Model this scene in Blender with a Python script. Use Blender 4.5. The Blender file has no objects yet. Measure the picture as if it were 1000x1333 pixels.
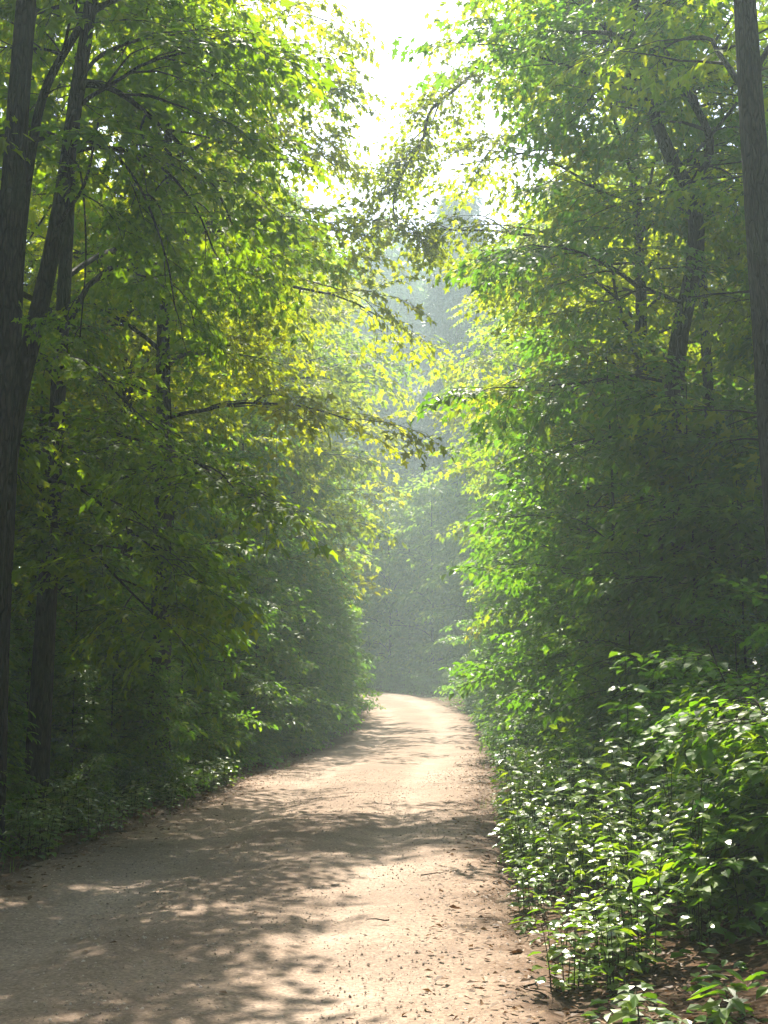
import bpy, math
import numpy as np
from math import radians, sin, cos, pi

SC = bpy.context.scene
COL = SC.collection
F = 1609.0                    # focal length in pixels of the 1000x1333 photograph
PITCH = radians(8.3)
CAM = np.array([0.0, 0.0, 1.6])
SUN_AZ, SUN_EL = radians(-3), radians(54)

# ---------------------------------------------------------------- camera
cam = bpy.data.cameras.new('camera')
cam.sensor_fit = 'VERTICAL'; cam.sensor_height = 24.0
cam.lens = 24.0 * F / 1333.0
cam.clip_start = 0.05; cam.clip_end = 2000
co = bpy.data.objects.new('camera', cam); COL.objects.link(co)
co.location = CAM; co.rotation_euler = (pi / 2 + PITCH, 0, 0)
SC.camera = co

def at(px, py, Y):
    """real point at depth Y metres along the road, seen at that place in the photo"""
    u, v = (px - 500) / F, (666.5 - py) / F
    d = np.array([u, cos(PITCH) - v * sin(PITCH), sin(PITCH) + v * cos(PITCH)])
    return CAM + d * (Y / d[1])

# ---------------------------------------------------------------- ground shape
RC = np.array([(-14, -40), (-4.5, -20), (-2.6, -10), (-1.65, 0), (-1.39, 6), (-1.15, 11), (-0.85, 15), (0.0, 28), (0.75, 38), (1.1, 46),
               (1.25, 53), (0.95, 59), (0.1, 65), (-1.8, 71), (-5.0, 77), (-10, 83), (-18, 89), (-30, 95), (-45, 99)], float)
def smooth_line(P, n):
    t = np.arange(len(P)); tt = np.linspace(0, len(P) - 1, n)
    i = np.clip(tt.astype(int), 0, len(P) - 2); f = (tt - i)[:, None]
    Q = np.vstack([2 * P[0] - P[1], P, 2 * P[-1] - P[-2]])
    p0, p1, p2, p3 = Q[i], Q[i + 1], Q[i + 2], Q[i + 3]
    return .5 * (2 * p1 + (p2 - p0) * f + (2 * p0 - 5 * p1 + 4 * p2 - p3) * f**2 + (3 * p1 - p0 - 3 * p2 + p3) * f**3)
RL = smooth_line(RC, 420)
RW = 2.28                     # half width of the road

def vnoise(x, y, s, seed):
    """smooth value noise in [-1,1]"""
    x = np.asarray(x, float) / s; y = np.asarray(y, float) / s
    xi = np.floor(x).astype(np.int64); yi = np.floor(y).astype(np.int64)
    def h(a, b):
        n = (a * 374761393 + b * 668265263 + seed * 144269) & 0x7fffffff
        n = ((n ^ (n >> 13)) * 1274126177) & 0x7fffffff
        return ((n ^ (n >> 16)) & 0xffff) / 32767.5 - 1
    fx = x - xi; fy = y - yi
    fx = fx * fx * (3 - 2 * fx); fy = fy * fy * (3 - 2 * fy)
    return (h(xi, yi) * (1 - fx) + h(xi + 1, yi) * fx) * (1 - fy) + (h(xi, yi + 1) * (1 - fx) + h(xi + 1, yi + 1) * fx) * fy

def road_dist(x, y):
    x = np.atleast_1d(np.asarray(x, float)).ravel(); y = np.atleast_1d(np.asarray(y, float)).ravel()
    out = np.empty(len(x))
    for a in range(0, len(x), 4000):
        b = slice(a, a + 4000)
        out[b] = np.sqrt(((x[b, None] - RL[None, :, 0])**2 + (y[b, None] - RL[None, :, 1])**2).min(1))
    return out
def base_z(y):
    return np.interp(y, [-60, 26, 38, 46, 54, 62, 70, 80, 100, 260], [0, 0, .06, .26, .6, 1.05, 1.5, 1.95, 2.6, 5])
def sm(a, b, x):
    t = np.clip((x - a) / (b - a), 0, 1); return t * t * (3 - 2 * t)
def ground_z(x, y, d=None):
    x = np.asarray(x, float); y = np.asarray(y, float)
    if d is None: d = road_dist(x, y).reshape(x.shape)
    bank = sm(RW - .1, RW + 2.4, d)
    return (base_z(y) - .07 * (1 - sm(RW - .5, RW + .3, d)) + bank * (.32 + .16 * vnoise(x, y, 3.1, 3)) + sm(4, 30, d) * .9 * vnoise(x, y, 14, 5)
            + bank * .05 * vnoise(x, y, .7, 8))
def gz(x, y): return float(ground_z(np.array([x]), np.array([y]))[0])

# ---------------------------------------------------------------- mesh collecting
class Geo:
    def __init__(s): s.v = []; s.f3 = []; s.f4 = []; s.m3 = []; s.m4 = []; s.n = 0
    def add(s, v, f3=None, f4=None, m3=0, m4=0):
        v = np.asarray(v, np.float32)
        s.v.append(v)
        if f3 is not None and len(f3):
            s.f3.append(np.asarray(f3, np.int64) + s.n); s.m3.append(np.broadcast_to(np.asarray(m3, np.int32), (len(f3),)))
        if f4 is not None and len(f4):
            s.f4.append(np.asarray(f4, np.int64) + s.n); s.m4.append(np.broadcast_to(np.asarray(m4, np.int32), (len(f4),)))
        s.n += len(v)
    def mesh(s, name, mats, smooth=False):
        me = bpy.data.meshes.new(name)
        V = np.concatenate(s.v)
        f3 = np.concatenate(s.f3) if s.f3 else np.zeros((0, 3), np.int64)
        f4 = np.concatenate(s.f4) if s.f4 else np.zeros((0, 4), np.int64)
        mi = np.concatenate([np.concatenate(s.m3) if s.m3 else np.zeros(0, np.int32), np.concatenate(s.m4) if s.m4 else np.zeros(0, np.int32)])
        me.vertices.add(len(V)); me.vertices.foreach_set('co', V.ravel())
        L = np.concatenate([f3.ravel(), f4.ravel()]).astype(np.int32)
        me.loops.add(len(L)); me.loops.foreach_set('vertex_index', L)
        st = np.concatenate([np.arange(len(f3)) * 3, len(f3) * 3 + np.arange(len(f4)) * 4]).astype(np.int32)
        me.polygons.add(len(st)); me.polygons.foreach_set('loop_start', st)
        me.polygons.foreach_set('material_index', mi.astype(np.int32))
        me.polygons.foreach_set('use_smooth', np.full(len(st), smooth, bool))
        for m in mats: me.materials.append(m)
        me.update(calc_edges=True)
        return me

def tube(P, R, k=6, bump=0.0, rng=None, cap=True):
    """tapered tube along a polyline"""
    P = np.asarray(P, float); R = np.asarray(R, float); n = len(P)
    T = np.gradient(P, axis=0); T /= np.linalg.norm(T, axis=1)[:, None] + 1e-9
    ref = np.array([0.31, 0.17, 0.93]) if abs(T[:, 2]).mean() < .8 else np.array([1.0, .05, .02])
    A = np.cross(T, ref); A /= np.linalg.norm(A, axis=1)[:, None]
    B = np.cross(T, A)
    th = np.arange(k) * 2 * pi / k
    rr = R[:, None] * np.ones((1, k))
    if bump and rng is not None: rr = rr * (1 + bump * rng.standard_normal((1, k)) * .6 + bump * rng.standard_normal((n, k)) * .5)
    V = P[:, None] + rr[..., None] * (A[:, None] * np.cos(th)[None, :, None] + B[:, None] * np.sin(th)[None, :, None])
    V = V.reshape(-1, 3)
    i = np.arange(n - 1)[:, None] * k; j = np.arange(k)[None]
    f = np.stack([i + j, i + (j + 1) % k, i + k + (j + 1) % k, i + k + j], -1).reshape(-1, 4)
    f3 = None
    if cap:
        V = np.vstack([V, P[-1:] + T[-1:] * R[-1]]); e = (n - 1) * k; jj = np.arange(k)
        f3 = np.stack([e + jj, e + (jj + 1) % k, np.full(k, n * k)], -1)
    return V, f3, f

# ---------------------------------------------------------------- materials
def nodes(name):
    m = bpy.data.materials.new(name); m.use_nodes = True
    nt = m.node_tree; nt.nodes.clear()
    return m, nt, nt.nodes, nt.links
def N(ns, t, **kw):
    n = ns.new(t)
    for k, v in kw.items():
        if k.startswith('i_'):
            key = k[2:]; n.inputs[int(key) if key.isdigit() else key.replace('_', ' ')].default_value = v
        else: setattr(n, k, v)
    return n
def ramp(ns, stops):
    r = ns.new('ShaderNodeValToRGB'); e = r.color_ramp.elements
    while len(e) < len(stops): e.new(.5)
    for x, (p, c) in zip(e, stops): x.position = p; x.color = (*c, 1)
    return r

def leaf_mat(name, dark, mid, light, trans=.45, tcol=(1.7, 1.9, .55), rough=.42, spec=.45, brown=0.0):
    m, nt, ns, ln = nodes(name)
    g = N(ns, 'ShaderNodeNewGeometry'); oi = N(ns, 'ShaderNodeObjectInfo')
    tc = N(ns, 'ShaderNodeTexCoord')
    no = N(ns, 'ShaderNodeTexNoise', i_Scale=.9, i_Detail=2.0)
    ln.new(tc.outputs['Object'], no.inputs['Vector'])
    a = N(ns, 'ShaderNodeMath', operation='MULTIPLY_ADD', i_1=.5, i_2=.0); ln.new(g.outputs['Random Per Island'], a.inputs[0])
    b = N(ns, 'ShaderNodeMath', operation='MULTIPLY_ADD', i_1=.5); ln.new(no.outputs['Fac'], b.inputs[0]); ln.new(a.outputs[0], b.inputs[2])
    c = N(ns, 'ShaderNodeMath', operation='MULTIPLY_ADD', i_1=.25, i_2=-.12); ln.new(oi.outputs['Random'], c.inputs[0])
    d = N(ns, 'ShaderNodeMath', operation='ADD'); ln.new(b.outputs[0], d.inputs[0]); ln.new(c.outputs[0], d.inputs[1])
    st = [(.12, dark), (.5, mid), (.85, light)]
    if brown: st.append((1.0, (.16, .09, .03)))
    r = ramp(ns, st); ln.new(d.outputs[0], r.inputs[0])
    p = N(ns, 'ShaderNodeBsdfPrincipled', i_Roughness=rough); p.inputs['Specular IOR Level'].default_value = spec
    ln.new(r.outputs[0], p.inputs['Base Color'])
    mul = N(ns, 'ShaderNodeMix', data_type='RGBA', blend_type='MULTIPLY'); mul.inputs[0].default_value = 1
    ln.new(r.outputs[0], mul.inputs[6]); mul.inputs[7].default_value = (*tcol, 1)
    t = N(ns, 'ShaderNodeBsdfTranslucent'); ln.new(mul.outputs[2], t.inputs['Color'])
    mx = N(ns, 'ShaderNodeMixShader'); mx.inputs[0].default_value = trans
    ln.new(p.outputs[0], mx.inputs[1]); ln.new(t.outputs[0], mx.inputs[2])
    o = N(ns, 'ShaderNodeOutputMaterial'); ln.new(mx.outputs[0], o.inputs['Surface'])
    return m

def bark_mat(name, c1, c2, moss=.3, scale=1.0):
    m, nt, ns, ln = nodes(name)
    tc = N(ns, 'ShaderNodeTexCoord')
    mp = N(ns, 'ShaderNodeMapping'); mp.inputs['Scale'].default_value = (14 * scale, 14 * scale, 2.2 * scale); ln.new(tc.outputs['Object'], mp.inputs[0])
    no = N(ns, 'ShaderNodeTexNoise', i_Scale=1.0, i_Detail=6.0, i_Roughness=.65); ln.new(mp.outputs[0], no.inputs['Vector'])
    n2 = N(ns, 'ShaderNodeTexNoise', i_Scale=1.3, i_Detail=4.0); ln.new(tc.outputs['Object'], n2.inputs['Vector'])
    r = ramp(ns, [(.3, c1), (.7, c2)]); ln.new(no.outputs['Fac'], r.inputs[0])
    m2 = N(ns, 'ShaderNodeMapping'); m2.inputs['Scale'].default_value = (26 * scale, 26 * scale, 5 * scale); ln.new(tc.outputs['Object'], m2.inputs[0])
    vo = N(ns, 'ShaderNodeTexVoronoi', feature='DISTANCE_TO_EDGE', i_Scale=1.0); ln.new(m2.outputs[0], vo.inputs['Vector'])
    cr = ramp(ns, [(.0, (.25, .25, .25)), (.22, (1.25, 1.25, 1.25))]); ln.new(vo.outputs['Distance'], cr.inputs[0])
    mc = N(ns, 'ShaderNodeMix', data_type='RGBA', blend_type='MULTIPLY'); mc.inputs[0].default_value = 1; ln.new(r.outputs[0], mc.inputs[6]); ln.new(cr.outputs[0], mc.inputs[7])
    r2 = ramp(ns, [(.5, (0, 0, 0)), (.68, (moss, moss, moss))]); ln.new(n2.outputs['Fac'], r2.inputs[0])
    mx = N(ns, 'ShaderNodeMix', data_type='RGBA'); ln.new(r2.outputs[0], mx.inputs[0]); ln.new(mc.outputs[2], mx.inputs[6]); mx.inputs[7].default_value = (.045, .065, .022, 1)
    p = N(ns, 'ShaderNodeBsdfPrincipled', i_Roughness=.85); p.inputs['Specular IOR Level'].default_value = .2
    ln.new(mx.outputs[2], p.inputs['Base Color'])
    bm = N(ns, 'ShaderNodeMath', operation='MULTIPLY_ADD', i_1=.4); ln.new(no.outputs['Fac'], bm.inputs[0]); ln.new(cr.outputs[0], bm.inputs[2])
    bp = N(ns, 'ShaderNodeBump', i_Strength=.9, i_Distance=.03); ln.new(bm.outputs[0], bp.inputs['Height']); ln.new(bp.outputs[0], p.inputs['Normal'])
    o = N(ns, 'ShaderNodeOutputMaterial'); ln.new(p.outputs[0], o.inputs['Surface'])
    return m

M = {}
M['maple_leaf'] = leaf_mat('maple_leaf', (.055, .095, .005), (.11, .155, .006), (.16, .19, .008), .66, (2.9, 2.5, .15), .5, .15)
M['lime_leaf'] = leaf_mat('lime_leaf', (.04, .095, .006), (.09, .165, .008), (.14, .185, .01), .62, (2.8, 2.4, .2), .5, .15)
M['sapling_leaf'] = leaf_mat('sapling_leaf', (.04, .10, .011), (.07, .15, .015), (.125, .175, .014), .52, (2.1, 2.2, .4), .45, .3)
M['dark_leaf'] = leaf_mat('dark_leaf', (.03, .08, .02), (.05, .11, .024), (.07, .14, .03), .4, (1.5, 1.9, .6), .45)
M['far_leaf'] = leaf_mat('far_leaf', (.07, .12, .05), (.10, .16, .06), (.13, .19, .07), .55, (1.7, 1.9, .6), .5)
M['herb_leaf'] = leaf_mat('herb_leaf', (.045, .10, .012), (.085, .16, .014), (.15, .19, .02), .42, (2.3, 2.3, .35), .3, 1.0)
M['cover_leaf'] = leaf_mat('cover_leaf', (.035, .09, .02), (.065, .13, .014), (.11, .17, .018), .4, (2.0, 2.2, .4), .4, .5)
M['needle'] = leaf_mat('needle', (.045, .075, .045), (.07, .11, .06), (.10, .14, .08), .1, (1.2, 1.5, .8), .5)
M['bark'] = bark_mat('bark', (.008, .006, .005), (.04, .029, .022), .3)
M['twig'] = bark_mat('twig', (.03, .022, .014), (.07, .05, .03), .2, 3)
M['stem'] = bark_mat('stem', (.05, .06, .02), (.08, .09, .03), .1, 3)

# ---------------------------------------------------------------- leaf shapes
def leaf_shape(kind):
    if kind == 'rhomb':
        return np.array([(0, 0, 0), (.45, -.28, .07), (1, 0, -.06), (.45, .28, .07)]), np.zeros((0, 3), int), np.array([(0, 1, 2, 3)])
    if kind == 'needle':
        return np.array([(0, 0, 0), (.5, -.13, 0), (1, 0, -.06), (.5, .13, 0)]), np.zeros((0, 3), int), np.array([(0, 1, 2, 3)])
    if kind == 'ovate':
        return (np.array([(0, 0, 0), (.28, -.29, .09), (.68, -.22, .05), (1.0, 0, -.14), (.68, .22, .05), (.28, .29, .09), (.45, 0, 0)]),
                np.zeros((0, 3), int), np.array([(0, 1, 2, 6), (6, 2, 3, 6), (0, 6, 4, 5), (6, 6, 3, 4)]))
    if kind == 'maple':
        return (np.array([(0, 0, 0), (-.1, -.3, .02), (.18, -.2, .05), (.42, -.5, .0), (.52, -.19, .05), (1, 0, -.12),
                          (-.1, .3, .02), (.18, .2, .05), (.42, .5, .0), (.52, .19, .05)]),
                np.array([(0, 1, 2), (0, 4, 5), (0, 7, 6), (0, 5, 9)]), np.array([(0, 2, 3, 4), (0, 9, 8, 7)]))
def _ovate():
    v = np.array([(0, 0, 0), (.28, -.29, .09), (.68, -.22, .05), (1.0, 0, -.14), (.68, .22, .05), (.28, .29, .09)])
    return v, np.zeros((0, 3), int), np.array([(0, 1, 2, 3), (0, 3, 4, 5)])
SHAPES = {k: leaf_shape(k) for k in ('rhomb', 'needle', 'maple')}
SHAPES['ovate'] = _ovate()
def _soft():
    hx = [.1, .26, .46, .68, .86]; hy = [.16, .28, .30, .21, .09]; hz = [.03, .05, .045, .0, -.07]
    mid = [(0, 0, 0)] + [(x, 0, z - .05) for x, z in zip(hx, hz)] + [(1.02, 0, -.15)]
    R = [(x, -y, z + .03 * (i % 2)) for i, (x, y, z) in enumerate(zip(hx, hy, hz))]; L = [(x, y, z + .03 * (1 - i % 2)) for i, (x, y, z) in enumerate(zip(hx, hy, hz))]
    f3 = [(0, 7, 1), (0, 1, 12), (5, 11, 6), (5, 6, 16)]; f4 = [(i + 1, 7 + i, 8 + i, i + 2) for i in range(4)] + [(i + 1, i + 2, 13 + i, 12 + i) for i in range(4)]
    return np.array(mid + R + L), np.array(f3), np.array(f4)
SHAPES['soft'] = _soft()

def frames(d, up, rng, jit):
    """rotation matrices whose x is d and whose z is near up, with jitter"""
    n = len(d)
    z = up + rng.normal(0, jit, (n, 3))
    x = d / (np.linalg.norm(d, axis=1)[:, None] + 1e-9)
    z = z - x * (z * x).sum(1)[:, None]; z /= np.linalg.norm(z, axis=1)[:, None] + 1e-9
    y = np.cross(z, x)
    return np.stack([x, y, z], -1)

def place_leaves(pos, d, up, size, kind, rng, jit):
    """leaf geometry arrays at given points"""
    sv, f3, f4 = SHAPES[kind]
    R = frames(d, up, rng, jit)
    V = pos[:, None] + np.einsum('nij,vj->nvi', R, sv) * size[:, None, None]
    off = (np.arange(len(pos)) * len(sv))[:, None, None]
    return V.reshape(-1, 3), (f3[None] + off).reshape(-1, 3), (f4[None] + off).reshape(-1, 4)

class Spray:
    """one flat leafy branchlet about a metre long, along +x"""
    def __init__(s, seed, kind='ovate', leaf=.1, step=.075, nside=8, droop=.25, jit=.35, spread=.45, twigk=3, gap=.12, ld=(.05, .5)):
        rng = np.random.default_rng(seed)
        t = np.linspace(0, 1, 7)
        ax = np.stack([t, .08 * np.sin(t * 3 + rng.uniform(0, 6)) * t, -droop * t**2 + .1 * t], -1)
        lines = [(ax, .006)]
        for i in range(nside):
            u = .12 + .8 * i / nside + rng.uniform(-.03, .03)
            p = np.array([np.interp(u, t, ax[:, c]) for c in range(3)])
            sgn = 1 if i % 2 else -1
            an = sgn * radians(rng.uniform(38, 62)); L = spread * (1.1 - .75 * u) * rng.uniform(.75, 1.15)
            q = np.linspace(0, 1, 4)[:, None]
            lines.append((p + q * L * np.array([cos(an), sin(an), 0]) + np.array([0, 0, 1]) * (-.18 * L * q**2 + rng.uniform(-.05, .06) * q), .0035))
        P = []; D = []
        V = []; F4 = []; n = 0
        for (ln, r) in lines:
            seg = np.linalg.norm(np.diff(ln, axis=0), axis=1).sum()
            k = max(2, int(seg / step))
            for j in range(k):
                u = (j + 1) / k
                if ln is ax and u < gap: continue
                if rng.random() < .08: continue
                i = u * (len(ln) - 1); i0 = min(int(i), len(ln) - 2); p = ln[i0] + (ln[i0 + 1] - ln[i0]) * (i - i0)
                dd = ln[i0 + 1] - ln[i0]; dd /= np.linalg.norm(dd)
                sgn = 1 if j % 2 else -1
                an = sgn * radians(rng.uniform(30, 75)) if u < .98 else rng.uniform(-.3, .3)
                d = np.array([dd[0] * cos(an) - dd[1] * sin(an), dd[0] * sin(an) + dd[1] * cos(an), dd[2] - rng.uniform(*ld)])
                P.append(p + d * leaf * .2); D.append(d)
            if twigk:
                v, _, f = tube(ln, np.linspace(r, r * .4, len(ln)), twigk, cap=False)
                V.append(v); F4.append(f + n); n += len(v)
        P = np.array(P); D = np.array(D)
        sz = leaf * rng.uniform(.6, 1.2, len(P))
        lv, l3, l4 = place_leaves(P, D, np.array([[0, 0, 1.0]]), sz, kind, rng, jit)
        s.nl = len(P)
        V.append(lv)
        s.v = np.concatenate(V).astype(np.float32); s.f3 = l3 + n
        s.f4 = np.concatenate(F4 + [l4 + n]); s.m4 = np.concatenate([np.ones(sum(len(f) for f in F4), np.int32), np.zeros(len(l4), np.int32)])

def spray_set(seed, n=5, **kw): return [Spray(seed * 31 + i, **kw) for i in range(n)]

def put_sprays(geo, temps, pts, az, pitch, roll, size, rng):
    """many sprays merged into one Geo"""
    pts = np.asarray(pts); n = len(pts)
    pick = rng.integers(0, len(temps), n)
    ca, sa, cp, sp, cr, sr = np.cos(az), np.sin(az), np.cos(pitch), np.sin(pitch), np.cos(roll), np.sin(roll)
    X = np.stack([ca * cp, sa * cp, sp], -1)
    Y0 = np.stack([-sa, ca, np.zeros(n)], -1); Z0 = np.cross(X, Y0)
    Yv = Y0 * cr[:, None] + Z0 * sr[:, None]; Zv = np.cross(X, Yv)
    R = np.stack([X, Yv, Zv], -1)
    for k, t in enumerate(temps):
        ix = np.where(pick == k)[0]
        if not len(ix): continue
        V = pts[ix][:, None] + np.einsum('nij,vj->nvi', R[ix], t.v) * size[ix][:, None, None]
        off = (np.arange(len(ix)) * len(t.v))[:, None, None]
        geo.add(V.reshape(-1, 3), (t.f3[None] + off).reshape(-1, 3), (t.f4[None] + off).reshape(-1, 4), 0, np.tile(t.m4, len(ix)))

# ---------------------------------------------------------------- things
def tag(o, label, cat, group=None):
    o['label'] = label; o['category'] = cat
    if group: o['group'] = group
    return o
def root(name, loc, label, cat, group=None, rz=0.0):
    o = bpy.data.objects.new(name, None); COL.objects.link(o)
    o.location = loc; o.rotation_euler = (0, 0, rz); o.empty_display_size = .3
    return tag(o, label, cat, group)
def child(name, me, parent):
    o = bpy.data.objects.new(name, me); COL.objects.link(o); o.parent = parent
    return o
def dup(src, loc, rz, sc, label, group=None, tilt=0.0, sz=None):
    r = src.copy(); COL.objects.link(r)
    r.location = loc; r.rotation_euler = (tilt, 0, rz); r.scale = (sc, sc, sz or sc)
    r['label'] = label
    if group: r['group'] = group
    for ch in src.children:
        c = ch.copy(); COL.objects.link(c); c.parent = r
    return r

def limb_line(p0, az, e0, e1, L, rng, n=9, wob=.12):
    az = az + np.cumsum(rng.normal(0, wob, n)); el = np.linspace(e0, e1, n) + rng.normal(0, .06, n)
    d = np.stack([np.cos(az) * np.cos(el), np.sin(az) * np.cos(el), np.sin(el)], -1) * L / n
    return np.vstack([p0, p0 + np.cumsum(d, axis=0)])
def along(ln, u):
    i = u * (len(ln) - 1); i0 = min(int(i), len(ln) - 2); f = i - i0
    d = ln[i0 + 1] - ln[i0]
    return ln[i0] + d * f, d / (np.linalg.norm(d) + 1e-9)

def leafy(ln, rad, wood, sp, rng, sub=6, sublen=.5, spray_len=1.0, start=.25, dens=1.0, droop=0.0):
    """side branches of one limb and the sprays they carry; sp collects (p, az, pitch, size)"""
    L = np.linalg.norm(np.diff(ln, axis=0), axis=1).sum()
    n = max(2, int(sub))
    for i in range(n + 1):
        u = start + (1 - start) * (i + rng.uniform(-.3, .3)) / n; u = min(max(u, .05), .99)
        p, d = along(ln, u)
        az0 = math.atan2(d[1], d[0])
        if i == n: a = az0; sl = sublen * L * .5
        else: a = az0 + (1 if i % 2 else -1) * radians(rng.uniform(35, 70)); sl = sublen * L * (1.15 - .75 * u) * rng.uniform(.7, 1.2)
        e0 = math.asin(max(-1, min(1, d[2]))) * .5 + rng.uniform(-.1, .2)
        s = limb_line(p, a, e0, e0 - .35 - droop, sl, rng, 5, .15)
        r0 = rad * (1 - .8 * u) * .6 + .004
        wood.append((s, np.linspace(r0, .004, len(s)), 4))
        k = max(1, int(sl / (.24 * spray_len) * dens + rng.random()))
        for j in range(k):
            v = .2 + .8 * (j + rng.uniform(0, 1)) / k
            q, dq = along(s, min(v, .99))
            aq = math.atan2(dq[1], dq[0]) + (1 if j % 2 else -1) * radians(rng.uniform(10, 60))
            sp.append((q, aq, rng.normal(-.15 - droop * .5, .32), spray_len * rng.uniform(.65, 1.15)))
        q, dq = along(s, .95)
        sp.append((q, math.atan2(dq[1], dq[0]), rng.normal(-.15 - droop * .5, .12), spray_len * rng.uniform(.7, 1.1)))

def build_tree(name, label, cat, loc, H, r, temps, lmat, seed, n_limbs=26, crown0=.3, reach=3.5, shape='round', trunk=None, extra=(),
               sub=6, spray_len=1.0, dens=1.0, e0=.6, e1=-.1, group=None, keep=None, parts=False, droop=0.0, sublen=.5, bias=None, bark='bark', sides=10, top_r=.12, twigmat='twig', multi=0, az_fn=None, rollj=.3):
    """tree as trunk + crown (+ branch children when the limbs are seen one by one). Points are local to the base"""
    rng = np.random.default_rng(seed)
    rt = root(name, loc, label, cat, group)
    if trunk is None:
        n = 14; z = np.linspace(-.25, H, n)
        w = np.cumsum(rng.normal(0, .02 * H / n, (n, 2)), axis=0)
        trunk = np.column_stack([w[:, 0], w[:, 1], z])
    else: trunk = np.asarray(trunk, float)
    tz = trunk[:, 2]; T0 = np.linspace(0, 1, len(trunk))
    R = r * (1 - (1 - top_r) * T0**.9); R[0] *= 1.35
    if len(R) > 1 and H > 6: R[1] *= 1.1
    wood = Geo(); limbs = []; sp = []
    ends = []
    wood.add(*tube(smooth_line(trunk, len(trunk) * 3), np.interp(np.linspace(0, 1, len(trunk) * 3), T0, R), sides, .07 if sides < 20 else .1, rng))
    stems = [(trunk, R)]
    for i in range(multi):
        a = rng.uniform(0, 2 * pi); hh = H * rng.uniform(.6, 1)
        s = limb_line(np.array([cos(a) * .06, sin(a) * .06, -.1]), a, radians(78), radians(66), hh, rng, 8, .1)
        rr = np.linspace(r * .8, r * .2, len(s)); wood.add(*tube(s, rr, 6)); stems.append((s, rr))
    lw = []
    for i in range(n_limbs):
        f = (i + .5) / n_limbs
        h = crown0 + (1 - crown0) * f * .97
        tr, Rr = stems[i % len(stems)]
        p, d = along(tr, h); rad = np.interp(h, np.linspace(0, 1, len(Rr)), Rr)
        a = i * 2.39996 + rng.uniform(-.4, .4) if az_fn is None else az_fn(i, rng)
        if shape == 'round': k = (max(.12, 1 - abs(2 * f - .75)**2.0 * .72))
        elif shape == 'cone': k = 1.05 - f * .93
        elif shape == 'layer': k = (1 - .7 * f) * (.75 + .25 * min(1, f * 6))
        L = reach * k * rng.uniform(.75, 1.15)
        if bias is not None: L *= 1 + bias[1] * cos(a - bias[0])
        if keep is not None and not keep(p, a, L): continue
        ej = rng.normal(0, .22); s = limb_line(p, a, e0 + .35 * f + ej, e1 + .3 * f + ej * .6, L, rng, 9, .16)
        lr = min(rad * .5, .008 + L * .0095)
        limbs.append((s, np.linspace(lr, lr * .2 + .003, len(s)), 5))
        leafy(s, lr, lw, sp, rng, sub, sublen, spray_len, .22, dens, droop)
    for (s, lr, kw) in extra:                                     # limbs seen one by one in the photograph
        s = smooth_line(np.asarray(s, float), len(s) * 4)
        limbs.append((s, np.linspace(lr, lr * .25 + .003, len(s)), 6))
        if kw is not None: leafy(s, lr, lw, sp, rng, **kw)
    p, d = along(trunk, .99)
    for i in range(3): sp.append((p, rng.uniform(0, 6.28), .5, spray_len * .8))
    if parts:
        child('trunk', wood.mesh('trunk', [M[bark]], True), rt)
        for (s, rr, k) in limbs:
            g = Geo(); g.add(*tube(s, rr, k)); child('branch', g.mesh('branch', [M[bark]], True), rt)
    else:
        for (s, rr, k) in limbs: wood.add(*tube(s, rr, k, cap=False))
        child('trunk', wood.mesh('trunk', [M[bark]], True), rt)
    crown = Geo()
    for (s, rr, k) in lw:
        v, f3, f4 = tube(s, rr, k, cap=False); crown.add(v, f3, f4, 1, 1)
    P = np.array([x[0] for x in sp]); az = np.array([x[1] for x in sp]); pt = np.array([x[2] for x in sp]); sz = np.array([x[3] for x in sp])
    put_sprays(crown, temps, P, az, pt, rng.normal(0, rollj, len(P)), sz, rng)
    child('crown', crown.mesh('crown', [M[lmat], M[twigmat]]), rt)
    return rt

def herb_mesh(seed, H, nst, leaf, kind, every=.13, spread=.14, curve=.12, whorl=2, start=.3):
    """upright herb: bare stalks below, storeys of level leaves above"""
    rng = np.random.default_rng(seed); st = Geo(); P = []; D = []; S = []
    for i in range(nst):
        a = rng.uniform(0, 6.28); h = H * rng.uniform(.65, 1); rr = rng.uniform(0, spread)
        t = np.linspace(0, 1, 7)[:, None]
        b = np.array([cos(a) * rr, sin(a) * rr, -.05])
        ln = b + t * np.array([0, 0, h]) + t**2 * np.array([cos(a), sin(a), 0]) * curve * h
        st.add(*tube(ln, np.linspace(.0055, .002, 7), 4))
        k = max(3, int(h * (1 - start) / every)); ph = rng.uniform(0, 6)
        for j in range(k + 1):
            u = start + (1 - start) * j / k
            p, d = along(ln, min(u, .995))
            for w in range(whorl):
                an = ph + j * (1.57 if whorl == 2 else 2.4) + w * 2 * pi / whorl + rng.uniform(-.3, .3)
                ssz = leaf * rng.uniform(.7, 1.15) * (1 - .45 * abs(u - .65))
                dv = np.array([cos(an), sin(an), rng.uniform(-.35, .15)])
                pl = .35 * ssz
                q = p + dv * pl
                st.add(*tube(np.array([p, q]), [.0016, .0012], 3, cap=False))
                P.append(q); D.append(dv); S.append(ssz)
    fo = Geo(); P = np.array(P); D = np.array(D); S = np.array(S)
    v, f3, f4 = place_leaves(P, D, np.array([[0, 0, 1.0]]), S, kind, rng, .22)
    fo.add(v, f3, f4)
    return st, fo
def build_herb(name, label, loc, seed, H, nst, leaf, kind='ovate', lmat='herb_leaf', cat='plant', group=None, **kw):
    st, fo = herb_mesh(seed, H, nst, leaf, kind, **kw)
    rt = root(name, loc, label, cat, group)
    child('stem', st.mesh('stem', [M['stem']], True), rt)
    child('foliage', fo.mesh('foliage', [M[lmat]]), rt)
    return rt

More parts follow.
